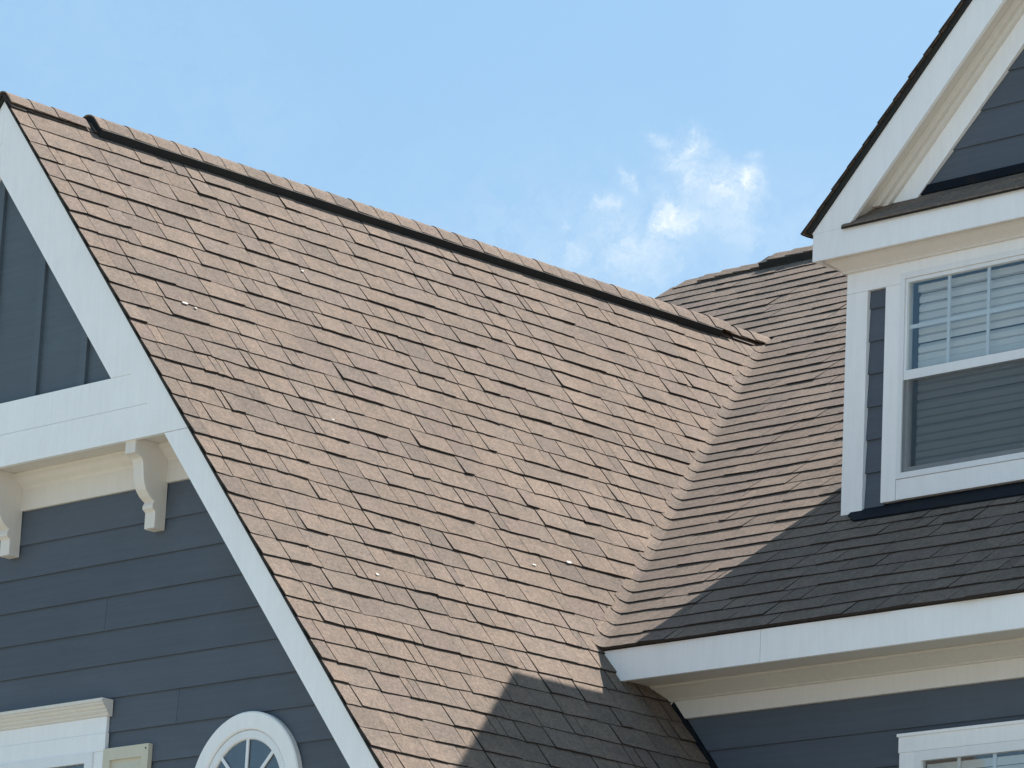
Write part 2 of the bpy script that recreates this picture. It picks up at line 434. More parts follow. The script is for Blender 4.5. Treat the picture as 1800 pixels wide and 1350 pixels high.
# vent strip: a low dark plastic ridge with open sides
A = ridge_section(.136, .042); B = ridge_section(.150, .0); n = len(A)
vm = MB(); nseg = 28; rows = []
for i in range(nseg + 1):
    yy = VY0 + (VY1 - VY0) * i / nseg; wob = R.uniform(-.003, .003)
    rows.append([(a, yy, b + wob * .5) for a, b in A] + [(a, yy, b) for a, b in reversed(B)])
m_ = len(rows[0]); allv = [q for r_ in rows for q in r_]
fs = [tuple(range(m_)), tuple(range(nseg * m_, nseg * m_ + m_))]
for i in range(nseg):
    for j in range(m_):
        fs.append((i * m_ + j, i * m_ + (j + 1) % m_, (i + 1) * m_ + (j + 1) % m_, (i + 1) * m_ + j))
vm.add(allv, fs).build('ridge_vent', 'vent', groof, label='black ridge vent strip running under the cap shingles')

# ---------------- main roof, front slope
MX0, MX1 = -2.05, 9.5
MR = (7.325 - EY) / cp                                     # slope length to the ridge
mdeck = MB().prism([MP(MX0 + .02, .0, -.001), MP(MX1, .0, -.001), MP(MX1, MR, -.001), MP(MX0 + .17, MR, -.001), MP(MX0 + .06, MR - .12, -.001), MP(MX0 + .02, MR - .3, -.001)], nM * -.02)
mroof = mdeck.build('main_roof', 'felt', house, label='brown shingle main roof slope behind the gable, partly in dormer shade')
m_tabs = []; Pm = lambda u, v, h: MP(u, v, h)
RY = (-EZ) / sp                                           # m at which the gable ridge meets the main slope
DX0, DX1, DYF = 3.0, 5.42, 3.29                            # dormer body
k = 0; wraps = []
while True:
    m = -.018 + EXP * k
    if m > MR - .05: break
    wob = [R.uniform(-.012, .012) for _ in range(60)]
    zt = EZ + m * sp
    if m < RY - .15:
        xs = XV0 + (.24 - m * p2.y) / p2.x; wrap = True
    elif m < RY - .02: xs = XV0 + (.01 - m * p2.y) / p2.x; wrap = False
    else: xs = MX0 - .015; wrap = False
    for j, (a, b) in enumerate(course_widths(xs, 7.2, .13, .30)):
        a2 = a + (R.choice((0, .0015, .003, .005, .006)) if j else 0)
        yc = EY + m * cp
        if yc > DYF + .12 and a > DX0 - .05 + .0 and b < DX1 and yc < 5.3: continue
        i = int((a + 2.2) / .3); f = (a + 2.2) / .3 - i; oa = wob[i] * (1 - f) + wob[i + 1] * f
        i = int((b + 2.2) / .3); f = (b + 2.2) / .3 - i; ob = wob[i] * (1 - f) + wob[i + 1] * f
        if not wrap and j == 0 and a < -1 and m > MR - .32: a2 = a + .15 * ((m - MR + .32) / .32) ** 1.5
        bo = ragged(a2, b, m, amp=.0018)
        bo = [(u, v + oa + (ob - oa) * (u - a2) / max(1e-6, b - a2)) for u, v in bo]
        top = min(m + EXP + .055, MR)
        pass
        m_tabs.append((bo + [(b, top), (a2, top)], m, R.choice((.0078, .009, .010, .0112, .0125)) + R.uniform(-.001, .001), R.uniform(-.003, .003)))
    if wrap: wraps.append((m, xs, wob[int((xs + 2.2) / .3)], 0))
    k += 1
emit(m_tabs, Pm, mroof, 'shingle', lambda x, y: (x > 1484 and y < 895) or (x > 1050 and y > 1150) or y > 1150, 290)
# woven valley: each main course turns up on to the gable slope and is cut there
for m, xr, oa, ob in [w_ for w_ in wraps if w_[3] == 0]:
    NU, NVv = 12, 3; mb = MB(); t = .009 + R.uniform(-.001, .002); cutw = .056 + R.uniform(-.012, .012); sag = R.uniform(-.004, .004)
    grid = []; L = EXP + .055
    for iv in range(NVv + 1):
        v = m + L * iv / NVv
        xl = XV0 + (-cutw - v * p2.y) / p2.x; xe = xr + (.002 if iv else 0)
        row = []
        for iu in range(NU + 1):
            u = xl + (xe - xl) * iu / NU
            vv = v + (sag * (1 - iu / NU) + R.uniform(-.0015, .0015) + oa * iu / NU if iv == 0 else 0)
            l_, d_ = main_ld(u, vv); h = t * (1 - iv / NVv) + .002
            if d_ < .02: h = h * (.55 if d_ < -.02 else .75) + .003
            row.append((fold(l_, d_, h), fold(l_, d_, -.004)))
        grid.append(row)
    W = NU + 1; vs_ = [q[0] for r_ in grid for q in r_] + [q[1] for q in grid[0]] + [r_[0][1] for r_ in grid]
    fs = []
    for iv in range(NVv):
        for iu in range(NU):
            a = iv * W + iu; fs.append((a, a + 1, a + W + 1, a + W))
    o1 = (NVv + 1) * W
    for iu in range(NU): fs.append((o1 + iu, o1 + iu + 1, iu + 1, iu))
    o2 = o1 + W
    for iv in range(NVv): fs.append((o2 + iv, iv * W, (iv + 1) * W, o2 + iv + 1))
    mb.add(vs_, fs); mb.side = [0] * (NU * NVv) + [1] * (NU + NVv); mb.build('valley_shingle', 'shingle', mroof, fix=False, edge='cut_edge')
# back slope and ridge of the main roof
RZ = EZ + MR * sp; RYY = EY + MR * cp
bs = MB().prism([(MX0 + .17, RYY, RZ), (MX1, RYY, RZ), (MX1, RYY + 5.2, RZ - 3.9), (MX0, RYY + 5.2, RZ - 3.9)], (0, -.012, -.016)).build('main_roof_back_slope', 'shingle', house)
def main_section(wd, lift, rad=.03, n=4):
    pts = [(-q * wd * cp, -q * wd * sp) for q in (1.0, .6)] + [(i / n * rad, -.75 * ((i / n * rad) ** 2 / (2 * rad) + rad * .5)) for i in range(-n, n + 1)] + [(q * wd * cp, -q * wd * sp) for q in (.6, 1.0)]
    res = []
    for a, b in pts:
        s_ = max(-1, min(1, a / rad)); ny = s_ * sp; res.append((a + ny * lift, b + math.sqrt(1 - ny * ny) * lift))
    return res
x = MX0 + .10; MV0 = -1.22
while x < MX1 - .2:
    on = x > MV0 - .05; lift = .048 if on else .014; rr = R.uniform(-.002, .002) - .055 * max(0, 1 - (x - MX0 - .08) / .3) ** 2
    A = main_section(.13, lift + .008); B = main_section(.13, lift); A2 = main_section(.13, lift - .001); n = len(A)
    vs_ = [(x + .20, RYY + a, RZ + b + rr) for a, b in B] + [(x, RYY + a, RZ + b + rr) for a, b in A] + [(x, RYY + a, RZ + b + rr) for a, b in A2] + [(x + .2, RYY + a, RZ + b - .004) for a, b in B]
    fs = []
    for i in range(n - 1): fs += [(i, i + 1, n + i + 1, n + i), (n + i, n + i + 1, 2 * n + i + 1, 2 * n + i), (2 * n + i, 2 * n + i + 1, 3 * n + i + 1, 3 * n + i)]
    fs += [(0, n, 2 * n, 3 * n), (n - 1, 2 * n - 1, 3 * n - 1, 4 * n - 1)]
    MB().add(vs_, fs).build('ridge_cap', 'shingle', mroof, fix=False); x += .16
A = main_section(.14, .044); B = main_section(.15, -.004)
MB().prism([(MV0, RYY + a, RZ + b) for a, b in A] + [(MV0, RYY + a, RZ + b) for a, b in reversed(B)], (MX1 - MV0 - .3, 0, 0)).build('ridge_vent', 'vent', mroof)

# ---------------- front gable face: rake boards, band, panel with battens
def gable_z(x, perp): return -(x * st + perp) / ct if x >= 0 else -(-x * st + perp) / ct
def gable_x(z, perp): return (-z * ct - perp) / st
ZB = -2.03
for sg in (1, -1):
    def strip(name, p0, p1, zt, zb, y0, y1, mat='trim'):
        # board parallel to the rake between two distances from it, from height zt (None = the ridge) down to zb
        if zt is None: pts = [(0, -p0 / ct), (gable_x(zb, p0), zb), (gable_x(zb, p1), zb), (0, -p1 / ct)]
        else: pts = [(gable_x(zt, p0), zt), (gable_x(zb, p0), zb), (gable_x(zb, p1), zb), (gable_x(zt, p1), zt)]
        return yprism(name, mat, house, [(sg * x_ if x_ else sg * .0008, z_) for x_, z_ in pts], y0, y1)
    strip('rake_board', .022, .172, None, ZB, 0, .025)
    strip('inner_rake_board', .173, .29, None, -1.692, .003, .026)
    strip('lower_rake_board', .022, .170, ZB - .0025, -S_END * st + .1, .002, .025)
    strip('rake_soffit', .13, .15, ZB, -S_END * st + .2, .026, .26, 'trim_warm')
xw = gable_x(-1.69, .290); xw2 = gable_x(-1.86, .174)
yprism('band_board', 'trim', house, [(-gable_x(-1.693, .174), -1.693), (gable_x(-1.693, .174), -1.693), (gable_x(-1.861, .174), -1.861), (-gable_x(-1.861, .174), -1.861)], .0045, .03)
yprism('band_board', 'trim', house, [(-gable_x(-1.8635, .174), -1.8635), (gable_x(-1.8635, .174), -1.8635), (gable_x(ZB, .174), ZB), (-gable_x(ZB, .174), ZB)], .0025, .03)
pnl = yprism('gable_panel', 'panel_paint', house, [(0, -.26 / ct), (gable_x(-1.7, .26), -1.72), (-gable_x(-1.7, .26), -1.72)], .045, .07, label='blue board and batten panel in the gable peak')
for bx in (-.742, -.357, .027, .412, .797):
    w0, w1 = bx - .052, bx
    zt0, zt1 = gable_z(w0, .27), gable_z(w1, .27)
    yprism('batten', 'panel_paint', pnl, [(w0, zt0), (w1, zt1), (w1, -1.70), (w0, -1.70)], .026, .046)
# wall of the front gable with lap boards
GW = .25
gwall = yprism('front_gable_wall', 'siding', house, [(-gable_x(-2.0, .12), -2.0), (gable_x(-2.0, .12), -2.0), (3.30, gable_z(3.30, .12)), (3.30, GROUND), (-3.30, GROUND), (-3.30, gable_z(3.30, .12))], GW + .004, GW + .12)
def lap_board(parent, x0l, x0r, x1l, x1r, z0, z1, yw):
    """lap siding: bottom edge z0 stands proud, top z1 tucks in"""
    return MB().add([(x0l, yw - .013, z0), (x0r, yw - .013, z0), (x1r, yw - .002, z1), (x1l, yw - .002, z1), (x0l, yw + .003, z0), (x0r, yw + .003, z0), (x1r, yw + .003, z1), (x1l, yw + .003, z1)],
                    [(0, 1, 2, 3), (4, 5, 1, 0), (1, 5, 6, 2), (4, 0, 3, 7)]).build('siding_board', 'siding', parent, fix=False)
LP = .1722
joints = {3: [.835], 6: [1.43], 4: [-.5], 1: [-.4]}
for r_ in range(0, 20):
    z0 = -2.385 - LP * r_ + (0.0); z1 = z0 + LP + .012
    lim0 = min(3.30, gable_x(z0, .13)); lim1 = min(3.30, gable_x(z1, .13))
    cuts = [-lim0] + joints.get(r_, []) + [lim0]
    for a, b in zip(cuts[:-1], cuts[1:]):
        g_ = .0012
        lap_board(gwall, a + g_ if a != -lim0 else -lim0, b - g_ if b != lim0 else lim0, a + g_ if a != -lim0 else -lim1, b - g_ if b != lim0 else lim1, z0, z1, GW)
# soffit, crown and frieze under the band; brackets
xs_ = gable_x(ZB, .16) - .002
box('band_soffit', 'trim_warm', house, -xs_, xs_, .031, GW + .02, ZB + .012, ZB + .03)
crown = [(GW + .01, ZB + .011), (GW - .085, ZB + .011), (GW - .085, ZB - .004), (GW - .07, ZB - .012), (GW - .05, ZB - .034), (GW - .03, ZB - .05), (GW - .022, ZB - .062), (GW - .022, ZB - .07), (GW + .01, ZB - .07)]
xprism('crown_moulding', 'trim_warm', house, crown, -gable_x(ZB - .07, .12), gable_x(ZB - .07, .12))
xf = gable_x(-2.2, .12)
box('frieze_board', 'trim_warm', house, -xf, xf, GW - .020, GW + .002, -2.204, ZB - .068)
def bracket(xc):
    y0 = .018; b = []
    b += [(GW - .012, ZB + .011), (y0, ZB + .011), (y0, ZB - .062), (y0 + .028, ZB - .072)]
    # S-curve down the front
    ctrl = [(.052, -.082), (.062, -.10), (.066, -.13), (.07, -.165), (.078, -.20), (.092, -.232), (.115, -.258), (.135, -.272), (.15, -.28)]
    b += [(y0 + dy - .018 + .012, ZB + dz) for dy, dz in ctrl]
    b += [(.152, ZB - .30), (.152, ZB - .315), (.166, ZB - .325), (.172, ZB - .33), (.172, ZB - .41), (.185, ZB - .413), (GW - .012, ZB - .413)]
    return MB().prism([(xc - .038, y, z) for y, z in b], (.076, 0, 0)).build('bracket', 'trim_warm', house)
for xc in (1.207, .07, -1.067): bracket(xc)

# ---------------- windows
def ring_boxes(x0, x1, z0, z1, w_, y0, y1, name, mat, parent, wt=None, wb=None):
    wt = wt or w_; wb = wb or w_
    mb = MB(); mb.box(x0, x0 + w_, y0, y1, z0, z1); mb.box(x1 - w_, x1, y0, y1, z0, z1); mb.box(x0 + w_, x1 - w_, y0 + .0006, y1, z1 - wt, z1); mb.box(x0 + w_, x1 - w_, y0 + .0006, y1, z0, z0 + wb)
    return mb.build(name, mat, parent)
def blind(name, label, x0, x1, z0, z1, yy, group='slatted window blinds', pitch=.0432):
    b = empty(name, (0, 0, 0)); b['label'] = label; b['category'] = 'blind'; b['group'] = group
    box('head_rail', 'slat', b, x0, x1, yy - .018, yy + .018, z1 - .035, z1)
    z = z1 - .045; base = None
    while z > z0 + .02:
        if base is None:
            base = MB().add([(x0, -.006, -.028), (x1, -.006, -.028), (x1, -.008, 0.0), (x0, -.008, 0), (x1, .010, .024), (x0, .010, .024), (x0, -.003, -.028), (x1, -.003, -.028), (x1, .013, .024), (x0, .013, .024)],
                            [(0, 1, 2, 3), (3, 2, 4, 5), (6, 9, 8, 7), (0, 6, 7, 1), (5, 4, 8, 9)]).build('slat', 'slat', b, fix=False); base.location = (0, yy, z - .02)
        else:
            o = base.copy(); COL.objects.link(o); o.parent = b; o.location = (0, yy + R.uniform(-.001, .001), z - .02); o.rotation_euler = (0, R.uniform(-.002, .002), 0)
        z -= pitch
    box('bottom_rail', 'slat', b, x0, x1, yy - .012, yy + .012, z0, z0 + .018)
    return b
def double_hung(x0, yf, label, ztop, zbot, zmid, glass_w, cols=3, part='dormer_window'):
    """x0: outer frame left; yf: front of the frame"""
    x1 = x0 + .043 * 2 + glass_w
    w_ = empty(part, (0, 0, 0), house); w_['label'] = label
    ring_boxes(x0, x1, zbot, ztop, .030, yf, yf + .07, 'frame', 'vinyl', w_)
    ring_boxes(x0 + .031, x1 - .031, zmid - .002, ztop - .031, .014, yf + .008, yf + .04, 'upper_sash', 'vinyl', w_, .02, .05)
    ring_boxes(x0 + .031, x1 - .031, zbot + .031, zmid + .046, .022, yf + .026, yf + .055, 'lower_sash', 'vinyl', w_, .03, .03)
    gx0, gx1 = x0 + .044, x1 - .044
    box('glass_pane', 'glass', w_, gx0, gx1, yf + .022, yf + .026, zmid + .046, ztop - .050)
    box('glass_pane', 'glass', w_, gx0 + .008, gx1 - .008, yf + .040, yf + .044, zbot + .06, zmid + .02)
    box('insect_screen', 'screen', w_, gx0 - .012, gx1 + .012, yf + .006, yf + .0072, zbot + .031, zmid - .003)
    for i in range(1, cols):
        xm = gx0 + (gx1 - gx0) * i / cols; box('muntin', 'vinyl', w_, xm - .009, xm + .009, yf + .028, yf + .036, zmid + .047, ztop - .051)
    zm = (zmid + .047 + ztop - .05) / 2; box('muntin', 'vinyl', w_, gx0, gx1, yf + .0285, yf + .0355, zm - .010, zm + .010)
    box('room_backing', 'interior', w_, x0 - .05, x1 + .05, yf + .30, yf + .32, zbot - .1, ztop + .1)
    return w_, gx0, gx1
# dormer windows (a pair; the right one is beyond the picture)
DT = 3.26
dw, gx0, gx1 = double_hung(3.35, DT - .004, 'white double hung dormer window with grid above and screen below', -.779, -1.863, -1.345, .772)
blind('window_blind', 'closed white slatted blind behind the glass of the dormer window', gx0 + .018, gx1 - .01, -1.82, -.835, DT + .085)
dw2, gx2, gx3 = double_hung(4.245, DT - .004, 'second dormer window further right', -.779, -1.863, -1.345, .772)

# ---------------- dormer walls and trim
DC = 4.22; RS = 1.02; RA = math.atan(RS)
tipx, tipz = 2.805, -.497
DRX1 = 2 * DC - tipx
apz = tipz + RS * (DC - tipx)
dwall = empty('dormer_wall', (0, 0, 0), house); dwall['label'] = 'dormer front wall with narrow blue siding strip beside the window'
box('sheathing', 'siding', dwall, 3.02, 3.34, DYF + .004, DYF + .03, -2.3, -.5)
box('sheathing', 'siding', dwall, 5.11, 5.40, DYF + .004, DYF + .03, -2.3, -.5)
for (a, b) in ((3.125, 3.26), (2 * DC - 3.26, 2 * DC - 3.125)):
    z0 = -1.976 ; r_ = 0
    for z0, z1 in [(-1.985, -1.797)] + [(-1.800 + .1745 * i, -1.800 + .1745 * (i + 1) + .01) for i in range(6)]:
        lap_board(dwall, a, b, a, b, z0, z1, DYF)
for sg in (0, 1):
    def mx(x0, x1): return (x0, x1) if sg == 0 else (2 * DC - x1, 2 * DC - x0)
    a, b = mx(2.987, 3.128); box('corner_board', 'trim', house, a, b, DT, DYF + .02, -2.008, -.8315)
    a, b = mx(3.25, 3.3472); box('window_side_casing', 'trim', house, a, b, DT, DYF + .02, -1.972, -.8315)
    # side walls of the dormer running back into the roof
    a, b = mx(2.998, 3.06); box('dormer_side_wall', 'siding', house, a, b, DYF + .021, 5.4, -2.3, -.63)
box('window_sill_casing', 'trim', house, 3.3505, 2 * DC - 3.3505, DT + .0012, DYF + .02, -1.970, -1.8652)
box('window_mullion_casing', 'trim', house, 4.2105, 4.2435, DT + .0012, DYF + .02, -1.8635, -.7795)
MB().box(2.987, 3.3485, DT, DYF + .02, -.83, -.70).box(5.09, 2 * DC - 2.987, DT, DYF + .02, -.83, -.70).box(3.3485, 5.09, DT, DYF + .02, -.7775, -.70).build('frieze_board', 'trim', house)
# cornice: soffit, crown, horizontal fascia, side fascias
DFY = 3.13; FX = 2.856
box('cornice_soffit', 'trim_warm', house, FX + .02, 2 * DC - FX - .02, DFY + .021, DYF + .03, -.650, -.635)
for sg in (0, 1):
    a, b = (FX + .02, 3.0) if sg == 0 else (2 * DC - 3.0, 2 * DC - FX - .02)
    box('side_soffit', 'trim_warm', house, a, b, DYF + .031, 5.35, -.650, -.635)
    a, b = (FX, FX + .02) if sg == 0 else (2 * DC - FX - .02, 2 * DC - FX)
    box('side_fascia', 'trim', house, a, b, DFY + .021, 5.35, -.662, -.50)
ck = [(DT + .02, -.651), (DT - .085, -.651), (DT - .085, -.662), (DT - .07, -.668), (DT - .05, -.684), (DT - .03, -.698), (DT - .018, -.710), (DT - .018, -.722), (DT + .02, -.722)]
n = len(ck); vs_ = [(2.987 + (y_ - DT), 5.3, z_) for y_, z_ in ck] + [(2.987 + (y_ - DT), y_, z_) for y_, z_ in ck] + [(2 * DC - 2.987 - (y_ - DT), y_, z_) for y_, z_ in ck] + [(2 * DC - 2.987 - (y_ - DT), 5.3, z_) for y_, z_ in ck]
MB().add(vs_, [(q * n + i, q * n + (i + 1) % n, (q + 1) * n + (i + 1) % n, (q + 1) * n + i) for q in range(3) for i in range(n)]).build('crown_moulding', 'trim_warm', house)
box('cornice_fascia', 'trim', house, FX, 2 * DC - FX, DFY, DFY + .02, -.662, -.5125)
# pent roof strip across the foot of the pediment
pent = MB().prism([(3.06, DFY - .015, -.512), (3.06, DYF + .02, -.352), (3.06, DYF + .02, -.366), (3.06, DFY - .015, -.524)], (2 * DC - 6.12, 0, 0)).build('pent_roof', 'felt', house)
for rr, (q0, q1) in enumerate(((0, .62), (.52, 1.0))):
    for a, b in course_widths(3.06, 2 * DC - 3.06, .25, .4):
        tl = .009; yy = lambda q: DFY - .015 + (DYF + .02 - DFY + .015) * q; zz = lambda q: -.512 + .16 * q
        MB().add([(a, yy(q0), zz(q0) + tl), (b - .002, yy(q0), zz(q0) + tl), (b - .002, yy(q1), zz(q1) + .003), (a, yy(q1), zz(q1) + .003), (a, yy(q0), zz(q0) - .002), (b - .002, yy(q0), zz(q0) - .002)], [(0, 1, 2, 3), (4, 5, 1, 0), (4, 0, 3), (5, 2, 1)]).build('shingle', 'shingle', pent, fix=False)
box('pent_shade_strip', 'flashing', house, 3.06, 2 * DC - 3.06, DYF - .022, DYF - .010, -.372, -.325)  # dark strip standing in for the shade along the pent roof's top
# pediment wall
ped = yprism('pediment_wall', 'siding', house, [(3.0, -.55), (2 * DC - 3.0, -.55), (DC, -.55 + RS * (DC - 3.0))], DYF + .004, DYF + .03, label='blue lap sided pediment of the dormer')
def dz(x, perp): return tipz + RS * ((x if x < DC else 2 * DC - x) - tipx) - perp / math.cos(RA)
def dx(z, perp): return tipx + (z - tipz + perp / math.cos(RA)) / RS
z0 = -.345
for r_ in range(8):
    zb = -.345 + .1785 * r_ + .0; zt_ = zb + .1785 + .01
    a0, a1 = dx(zb, .30), dx(zt_, .30)
    if a0 > DC - .03: break
    a1 = min(a1, DC)
    lap_board(ped, a0, 2 * DC - a0, a1, 2 * DC - a1, zb, zt_, DYF)
for sg in (1, -1):
    def rstrip(name, p0, p1, zb, y0, y1, mat='trim', zs=None):
        # from the cornice height zb up to the apex
        pts = [(dx(zb, p0), zb), (DC - .0006, dz(DC, p0)), (DC - .0006, dz(DC, p1)), (dx(zb, p1), zb)]
        return yprism(name, mat, house, [(x_ if sg > 0 else 2 * DC - x_, z_) for x_, z_ in pts], y0, y1)
    rstrip('rake_board', .040, .214, -.5115, DFY, DFY + .02)
    rstrip('rake_soffit', .185, .198, -.46, DFY + .021, DYF + .03, 'trim_warm')
    rstrip('rake_crown', .199, .235, -.40, DT - .045, DT + .01, 'trim_warm')
    rstrip('rake_crown', .2355, .262, -.40, DT - .022, DT + .01, 'trim_warm')
    rstrip('rake_frieze', .263, .379, -.42, DT, DYF + .01)
# little return at the eave end of the fascia
MB().prism([(FX, DFY + .0008, -.5115), (dx(-.5115, .041), DFY + .0008, -.5115), (FX + .002, DFY + .0008, dz(FX + .002, .041))], (0, .019, 0)).build('fascia_return', 'trim', house)
# dormer roof slopes
dn = Vector((-math.sin(RA), 0, math.cos(RA)))
droof = empty('dormer_roof', (0, 0, 0), house); droof['label'] = 'shingled dormer gable roof with dark shingle edge along its rake'
for sg in (1, -1):
    f = (lambda v: v) if sg > 0 else (lambda v: Vector((2 * DC - v[0], v[1], v[2])))
    tip = Vector((tipx, 0, tipz)); up = Vector((math.cos(RA), 0, math.sin(RA))); LS = (DC - tipx) / math.cos(RA)
    P = lambda u, v, h: f(tip + up * v + dn * h + Vector((0, u, 0)))
    sec = [tip + dn * -.008, tip + up * LS + dn * -.008, tip + up * LS + dn * -.038, tip + up * .03 + dn * -.038]
    mb = MB().prism([f(Vector((q.x, 3.118, q.z))) for q in sec], (0, 3.6, 0)); mb.build('roof_deck', 'edge', droof)
    sm = MB()
    for k in range(int(LS / EXP) + 1):
        m = -.012 + EXP * k
        for (a, b) in course_widths(3.100 + R.uniform(-.004, .004), 6.6, .25, .5):
            poly = ragged(a, b - .0015, m) + [(b - .0015, min(LS, m + .2)), (a, min(LS, m + .2))]
            tab_mesh(poly, m, .0085, lambda u, v, h: P(u, v, h - .008), sm)
    sm.build('shingle_courses', 'shingle', droof, kind='stuff', fix=False, edge='cut_edge')
# apron flashing under the dormer front
def mroof_z(y): return EZ + (y - EY) * .75
fl = MB().prism([MP(3.04, (3.315 - EY) / cp, .014), MP(3.06, (3.235 - EY) / cp, .016), MP(3.16, (3.165 - EY) / cp, .018), MP(2 * DC - 3.0, (3.145 - EY) / cp, .018), MP(2 * DC - 3.0, (3.315 - EY) / cp, .014)], nM * -.012)
fl.build('apron_flashing', 'flashing', house, label='dark apron flashing below the dormer window')
for (a, b) in ((2.93, 2.999), ):
    MB().prism([MP(a, (3.32 - EY) / cp, .014), MP(b, (3.32 - EY) / cp, .014), MP(b, (5.3 - EY) / cp, .014), MP(a, (5.3 - EY) / cp, .014)], nM * -.01).build('step_flashing', 'flashing', house)

# ---------------- main eave and the wall under it
MW = 2.53; XL = 2.0
prof = [(2.215, -2.826), (2.200, -2.829), (2.200, -2.992), (2.222, -2.992), (2.222, -2.826)]
xprism('main_fascia', 'trim', house, prof, 2.30, 4.02 - .6)
xprism('main_fascia', 'trim', house, [(y_, z_) for y_, z_ in prof], 3.4225, MX1)
box('main_soffit', 'trim_warm_shaded', house, XL, MX1, 2.223, MW + .02, -2.985, -2.970)
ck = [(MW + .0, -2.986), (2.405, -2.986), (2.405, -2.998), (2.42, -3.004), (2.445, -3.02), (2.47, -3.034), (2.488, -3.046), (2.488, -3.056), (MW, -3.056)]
xprism('crown_moulding', 'trim_warm_shaded', house, ck, XL, MX1)
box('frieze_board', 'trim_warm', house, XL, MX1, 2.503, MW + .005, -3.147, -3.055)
mwall = box('main_wall', 'siding', house, 2.2, MX1, MW + .004, MW + .12, GROUND, -2.99)
for r_ in range(12):
    zb = -3.322 - .1745 * r_
    lap_board(mwall, 2.3, 6.3 + .3 * (r_ % 3), 2.3, 6.3 + .3 * (r_ % 3), zb, zb + .1745 + .01, MW)
    lap_board(mwall, 6.3025 + .3 * (r_ % 3), MX1, 6.3025 + .3 * (r_ % 3), MX1, zb, zb + .1745 + .01, MW)
# step flashing where the gable slope dies into the main wall
MB().prism([GP(2.50, s_eave + .34, .0), GP(2.50, S_END, .0), GP(2.50, S_END, .040), GP(2.50, s_eave + .34, .028)], (0, .018, 0)).build('wall_flashing', 'flashing', house)
# window under the main eave
w2 = empty('main_wall_window', (0, 0, 0), house); w2['label'] = 'white cased window under the main eave at the lower right'
box('head_casing', 'trim', w2, 4.072, 5.27, 2.478, MW - .012, -3.447, -3.372); box('head_cap', 'trim', w2, 4.066, 5.276, 2.470, MW - .012, -3.3715, -3.357)
box('side_casing', 'trim', w2, 4.076, 4.171, 2.482, MW - .012, -5.0, -3.4475); box('side_casing', 'trim', w2, 5.171, 5.266, 2.482, MW - .012, -5.0, -3.4475)
ring_boxes(4.1715, 5.1705, -5.0, -3.448, .042, 2.478, 2.513, 'frame', 'vinyl', w2, .046)
box('glass_pane', 'glass', w2, 4.2135, 5.128, 2.494, 2.497, -4.95, -3.494)
for i in range(1, 4): xm = 4.2135 + .9145 * i / 4.3; box('muntin', 'vinyl', w2, xm - .01, xm + .01, 2.4985, 2.503, -4.95, -3.494)
box('room_backing', 'interior', w2, 4.18, 5.16, 2.5135, 2.515, -4.95, -3.46)
blb = empty('window_blind', (0, 0, 0)); blb['label'] = 'pale slatted blind behind the lower right window under the main eave'; blb['category'] = 'blind'
z = -3.53; base = None
while z > -4.9:
    if base is None: base = MB().add([(4.225, 2.504, -.022), (5.118, 2.504, -.022), (5.118, 2.511, .02), (4.225, 2.511, .02), (4.225, 2.5055, -.022), (5.118, 2.5055, -.022), (5.118, 2.5125, .02), (4.225, 2.5125, .02)], [(0, 1, 2, 3), (4, 7, 6, 5), (0, 4, 5, 1), (3, 2, 6, 7)]).build('slat', 'slat', blb, fix=False); base.location.z = z
    else:
        o = base.copy(); COL.objects.link(o); o.parent = blb; o.location.z = z
    z -= .044

# ---------------- gable window with cornice head, shutter, round window
w3 = empty('gable_window', (0, 0, 0), house); w3['label'] = 'wide gable window with moulded cornice head, lower left'
wy = GW - .012
steps = [(wy, -3.256), (.168, -3.256), (.168, -3.272), (.176, -3.275), (.176, -3.284), (.186, -3.290), (.190, -3.300), (.200, -3.308), (.200, -3.316), (.212, -3.326), (.212, -3.334), (.220, -3.339), (wy, -3.339)]
xprism('cornice_head', 'shutter' if False else 'trim_warm', w3, steps, -.955, .945)
box('head_casing', 'trim', w3, -.926, .926, .221, wy, -3.4195, -3.3395)
box('upper_casing', 'trim', w3, -.931, .931, .216, wy, -3.511, -3.4215)
box('side_casing', 'trim', w3, .849, .930, .218, wy, -5.0, -3.5115); box('side_casing', 'trim', w3, -.930, -.849, .218, wy, -5.0, -3.5115)
ring_boxes(-.848, .848, -5.0, -3.512, .055, .206, wy, 'frame', 'vinyl', w3, .05)
box('glass_pane', 'glass', w3, -.792, .792, .224, .227, -4.94, -3.563); box('room_backing', 'interior', w3, -.80, .80, .233, .236, -4.94, -3.55)
sh = ring_boxes(.927, 1.268, -5.0, -3.503, .052, .212, wy, 'shutter', 'shutter', house, .06); sh['label'] = 'tan raised panel shutter beside the gable window'
box('panel', 'shutter', sh, .979, 1.216, .226, wy, -4.9, -3.563); 
MB().add([(1.0, .2262, -4.88), (1.195, .2262, -4.88), (1.195, .2262, -3.585), (1.0, .2262, -3.585), (1.03, .216, -4.85), (1.165, .216, -4.85), (1.165, .216, -3.62), (1.03, .216, -3.62)], [(4, 5, 6, 7), (0, 1, 5, 4), (1, 2, 6, 5), (2, 3, 7, 6), (3, 0, 4, 7)]).build('raised_field', 'shutter', sh)
MB().add([(1.249 + .005 * math.cos(a), .2105, -3.525 + .005 * math.sin(a)) for a in [i * math.pi / 4 for i in range(8)]] + [(1.249 + .004 * math.cos(a), .2125, -3.525 + .004 * math.sin(a)) for a in [i * math.pi / 4 for i in range(8)]], [tuple(range(8))] + [(i, (i + 1) % 8, 8 + (i + 1) % 8, 8 + i) for i in range(8)]).build('screw', 'edge', sh)
rw = empty('round_window', (0, 0, 0), house); rw['label'] = 'round window with thick white ring trim and radiating bars'
RCX, RCZ = 1.985, -3.803
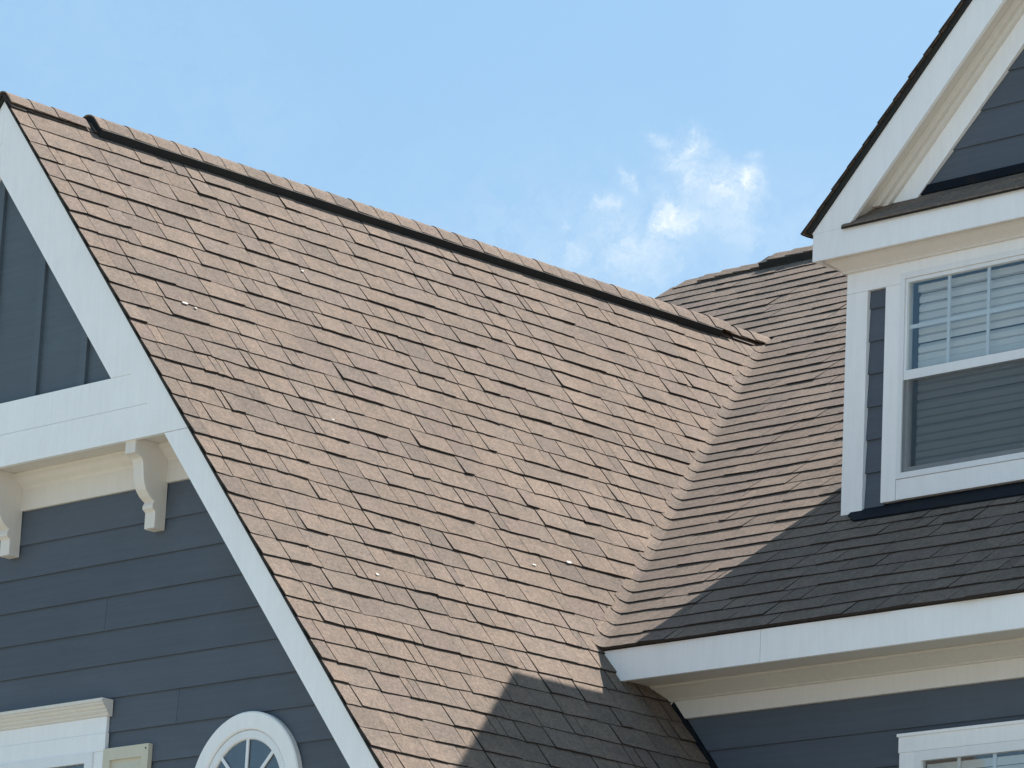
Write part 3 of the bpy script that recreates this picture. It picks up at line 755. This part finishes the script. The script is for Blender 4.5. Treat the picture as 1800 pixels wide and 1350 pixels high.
def ring(name, mat, r0, r1, y0, y1, parent, seg=64, bev=.006):
    prof = [(r0, y1), (r0, y0 + bev), (r0 + bev, y0), (r1 - bev, y0), (r1, y0 + bev), (r1, y1)]; n = len(prof); vs_ = []; fs = []
    for i in range(seg):
        a = 2 * math.pi * i / seg
        for r_, y_ in prof: vs_.append((RCX + r_ * math.cos(a), y_, RCZ + r_ * math.sin(a)))
    for i in range(seg):
        for j in range(n - 1):
            a0 = i * n + j; b0 = ((i + 1) % seg) * n + j; fs.append((a0, a0 + 1, b0 + 1, b0))
    return MB().add(vs_, fs).build(name, mat, parent)
ring('ring_casing', 'trim', .302, .388, .205, wy, rw); ring('ring_frame', 'vinyl', .256, .301, .214, wy, rw)
def disc(name, mat, r_, y0, y1, parent):
    return MB().prism([(RCX + r_ * math.cos(2 * math.pi * i / 48), y0, RCZ + r_ * math.sin(2 * math.pi * i / 48)) for i in range(48)], (0, y1 - y0, 0)).build(name, mat, parent)
disc('glass_pane', 'glass', .258, .226, .228, rw); disc('room_backing', 'interior', .258, .233, .236, rw)
for i in range(8):
    a = math.pi * i / 4; c_, s_ = math.cos(a), math.sin(a); hw = .0085
    pts = [(RCX + c_ * q - s_ * e_, .219, RCZ + s_ * q + c_ * e_) for q, e_ in ((.03, -hw), (.262, -hw), (.262, hw), (.03, hw))]
    MB().prism(pts, (0, .006, 0)).build('muntin', 'vinyl', rw)
disc('hub', 'vinyl', .036, .218, .2255, rw)

# ---------------- hidden body of the house
box('gable_side_wall', 'siding', house, 3.20, 3.30, GW + .13, MW, GROUND, gable_z(3.3, .1))
box('gable_side_wall', 'siding', house, -3.30, -3.20, GW + .13, 8.0, GROUND, gable_z(3.3, .1))
yprism('main_end_wall', 'siding', house, [(MX0 + .25, GROUND), (MX0 + .33, GROUND), (MX0 + .33, -2.95), (MX0 + .25, -2.95)], MW, 11.8)
MB().prism([(MX0 + .25, MW + .1, -2.95), (MX0 + .25, RYY, RZ - .08), (MX0 + .25, 11.9, -2.95)], (.08, 0, 0)).build('main_end_gable', 'siding', house)
MB().prism([(MX1 - .3, MW + .1, -2.95), (MX1 - .3, RYY, RZ - .08), (MX1 - .3, 11.9, -2.95)], (.08, 0, 0)).build('main_end_gable', 'siding', house)
box('main_end_wall', 'siding', house, MX1 - .3, MX1 - .22, MW + .13, 11.8, GROUND, -2.95)
box('back_wall', 'siding', house, MX0 + .3, MX1 - .25, 11.8, 11.9, GROUND, -2.9)

# ---------------- small litter on the roof: pale flecks
flecks = [((1.617, .573), 'white fleck on the upper gable slope below the ridge vent', .016), ((.472, 1.001), 'pale broken fleck near the rake edge, the longer of a close pair', .020),
          ((.530, 1.012), 'small pale fleck beside a longer one near the rake edge', .013), ((.739, 2.25), 'white fleck alone low on the gable slope', .016),
          ((2.376, 1.913), 'pale sliver on the gable slope near the foot of the valley', .024), ((2.064, 1.98), 'tiny white fleck left of a pale sliver near the valley foot', .014),
          ((1.113, 1.449), 'small pale fleck on the middle of the gable slope', .013)]
for i, ((y, x), lab, r_) in enumerate(flecks):
    s = x / ct; n = 7; rr = random.Random(i + 3)
    pts = [(y + r_ * (1.3 if 'sliver' in lab or 'longer of' in lab else .8) * math.cos(2 * math.pi * j / n) * rr.uniform(.5, 1.1), s + r_ * .55 * math.sin(2 * math.pi * j / n) * rr.uniform(.5, 1.1)) for j in range(n)]
    o = MB().prism([GP(a, b, .0155) for a, b in pts], nG * -.006).build('roof_fleck', 'chip')
    o['label'] = lab; o['category'] = 'fleck'; o['group'] = 'pale flecks on the gable slope'
for (y, x, sz) in ((5.24, .44, .05), (5.11, .525, .035)):
    s = x / ct
    MB().prism([GP(y, s, .022), GP(y + sz, s - .012, .03), GP(y + sz * 1.1, s + .006, .026), GP(y + .01, s + .018, .018)], nG * -.004).build('lifted_valley_scrap', 'metal', mroof)
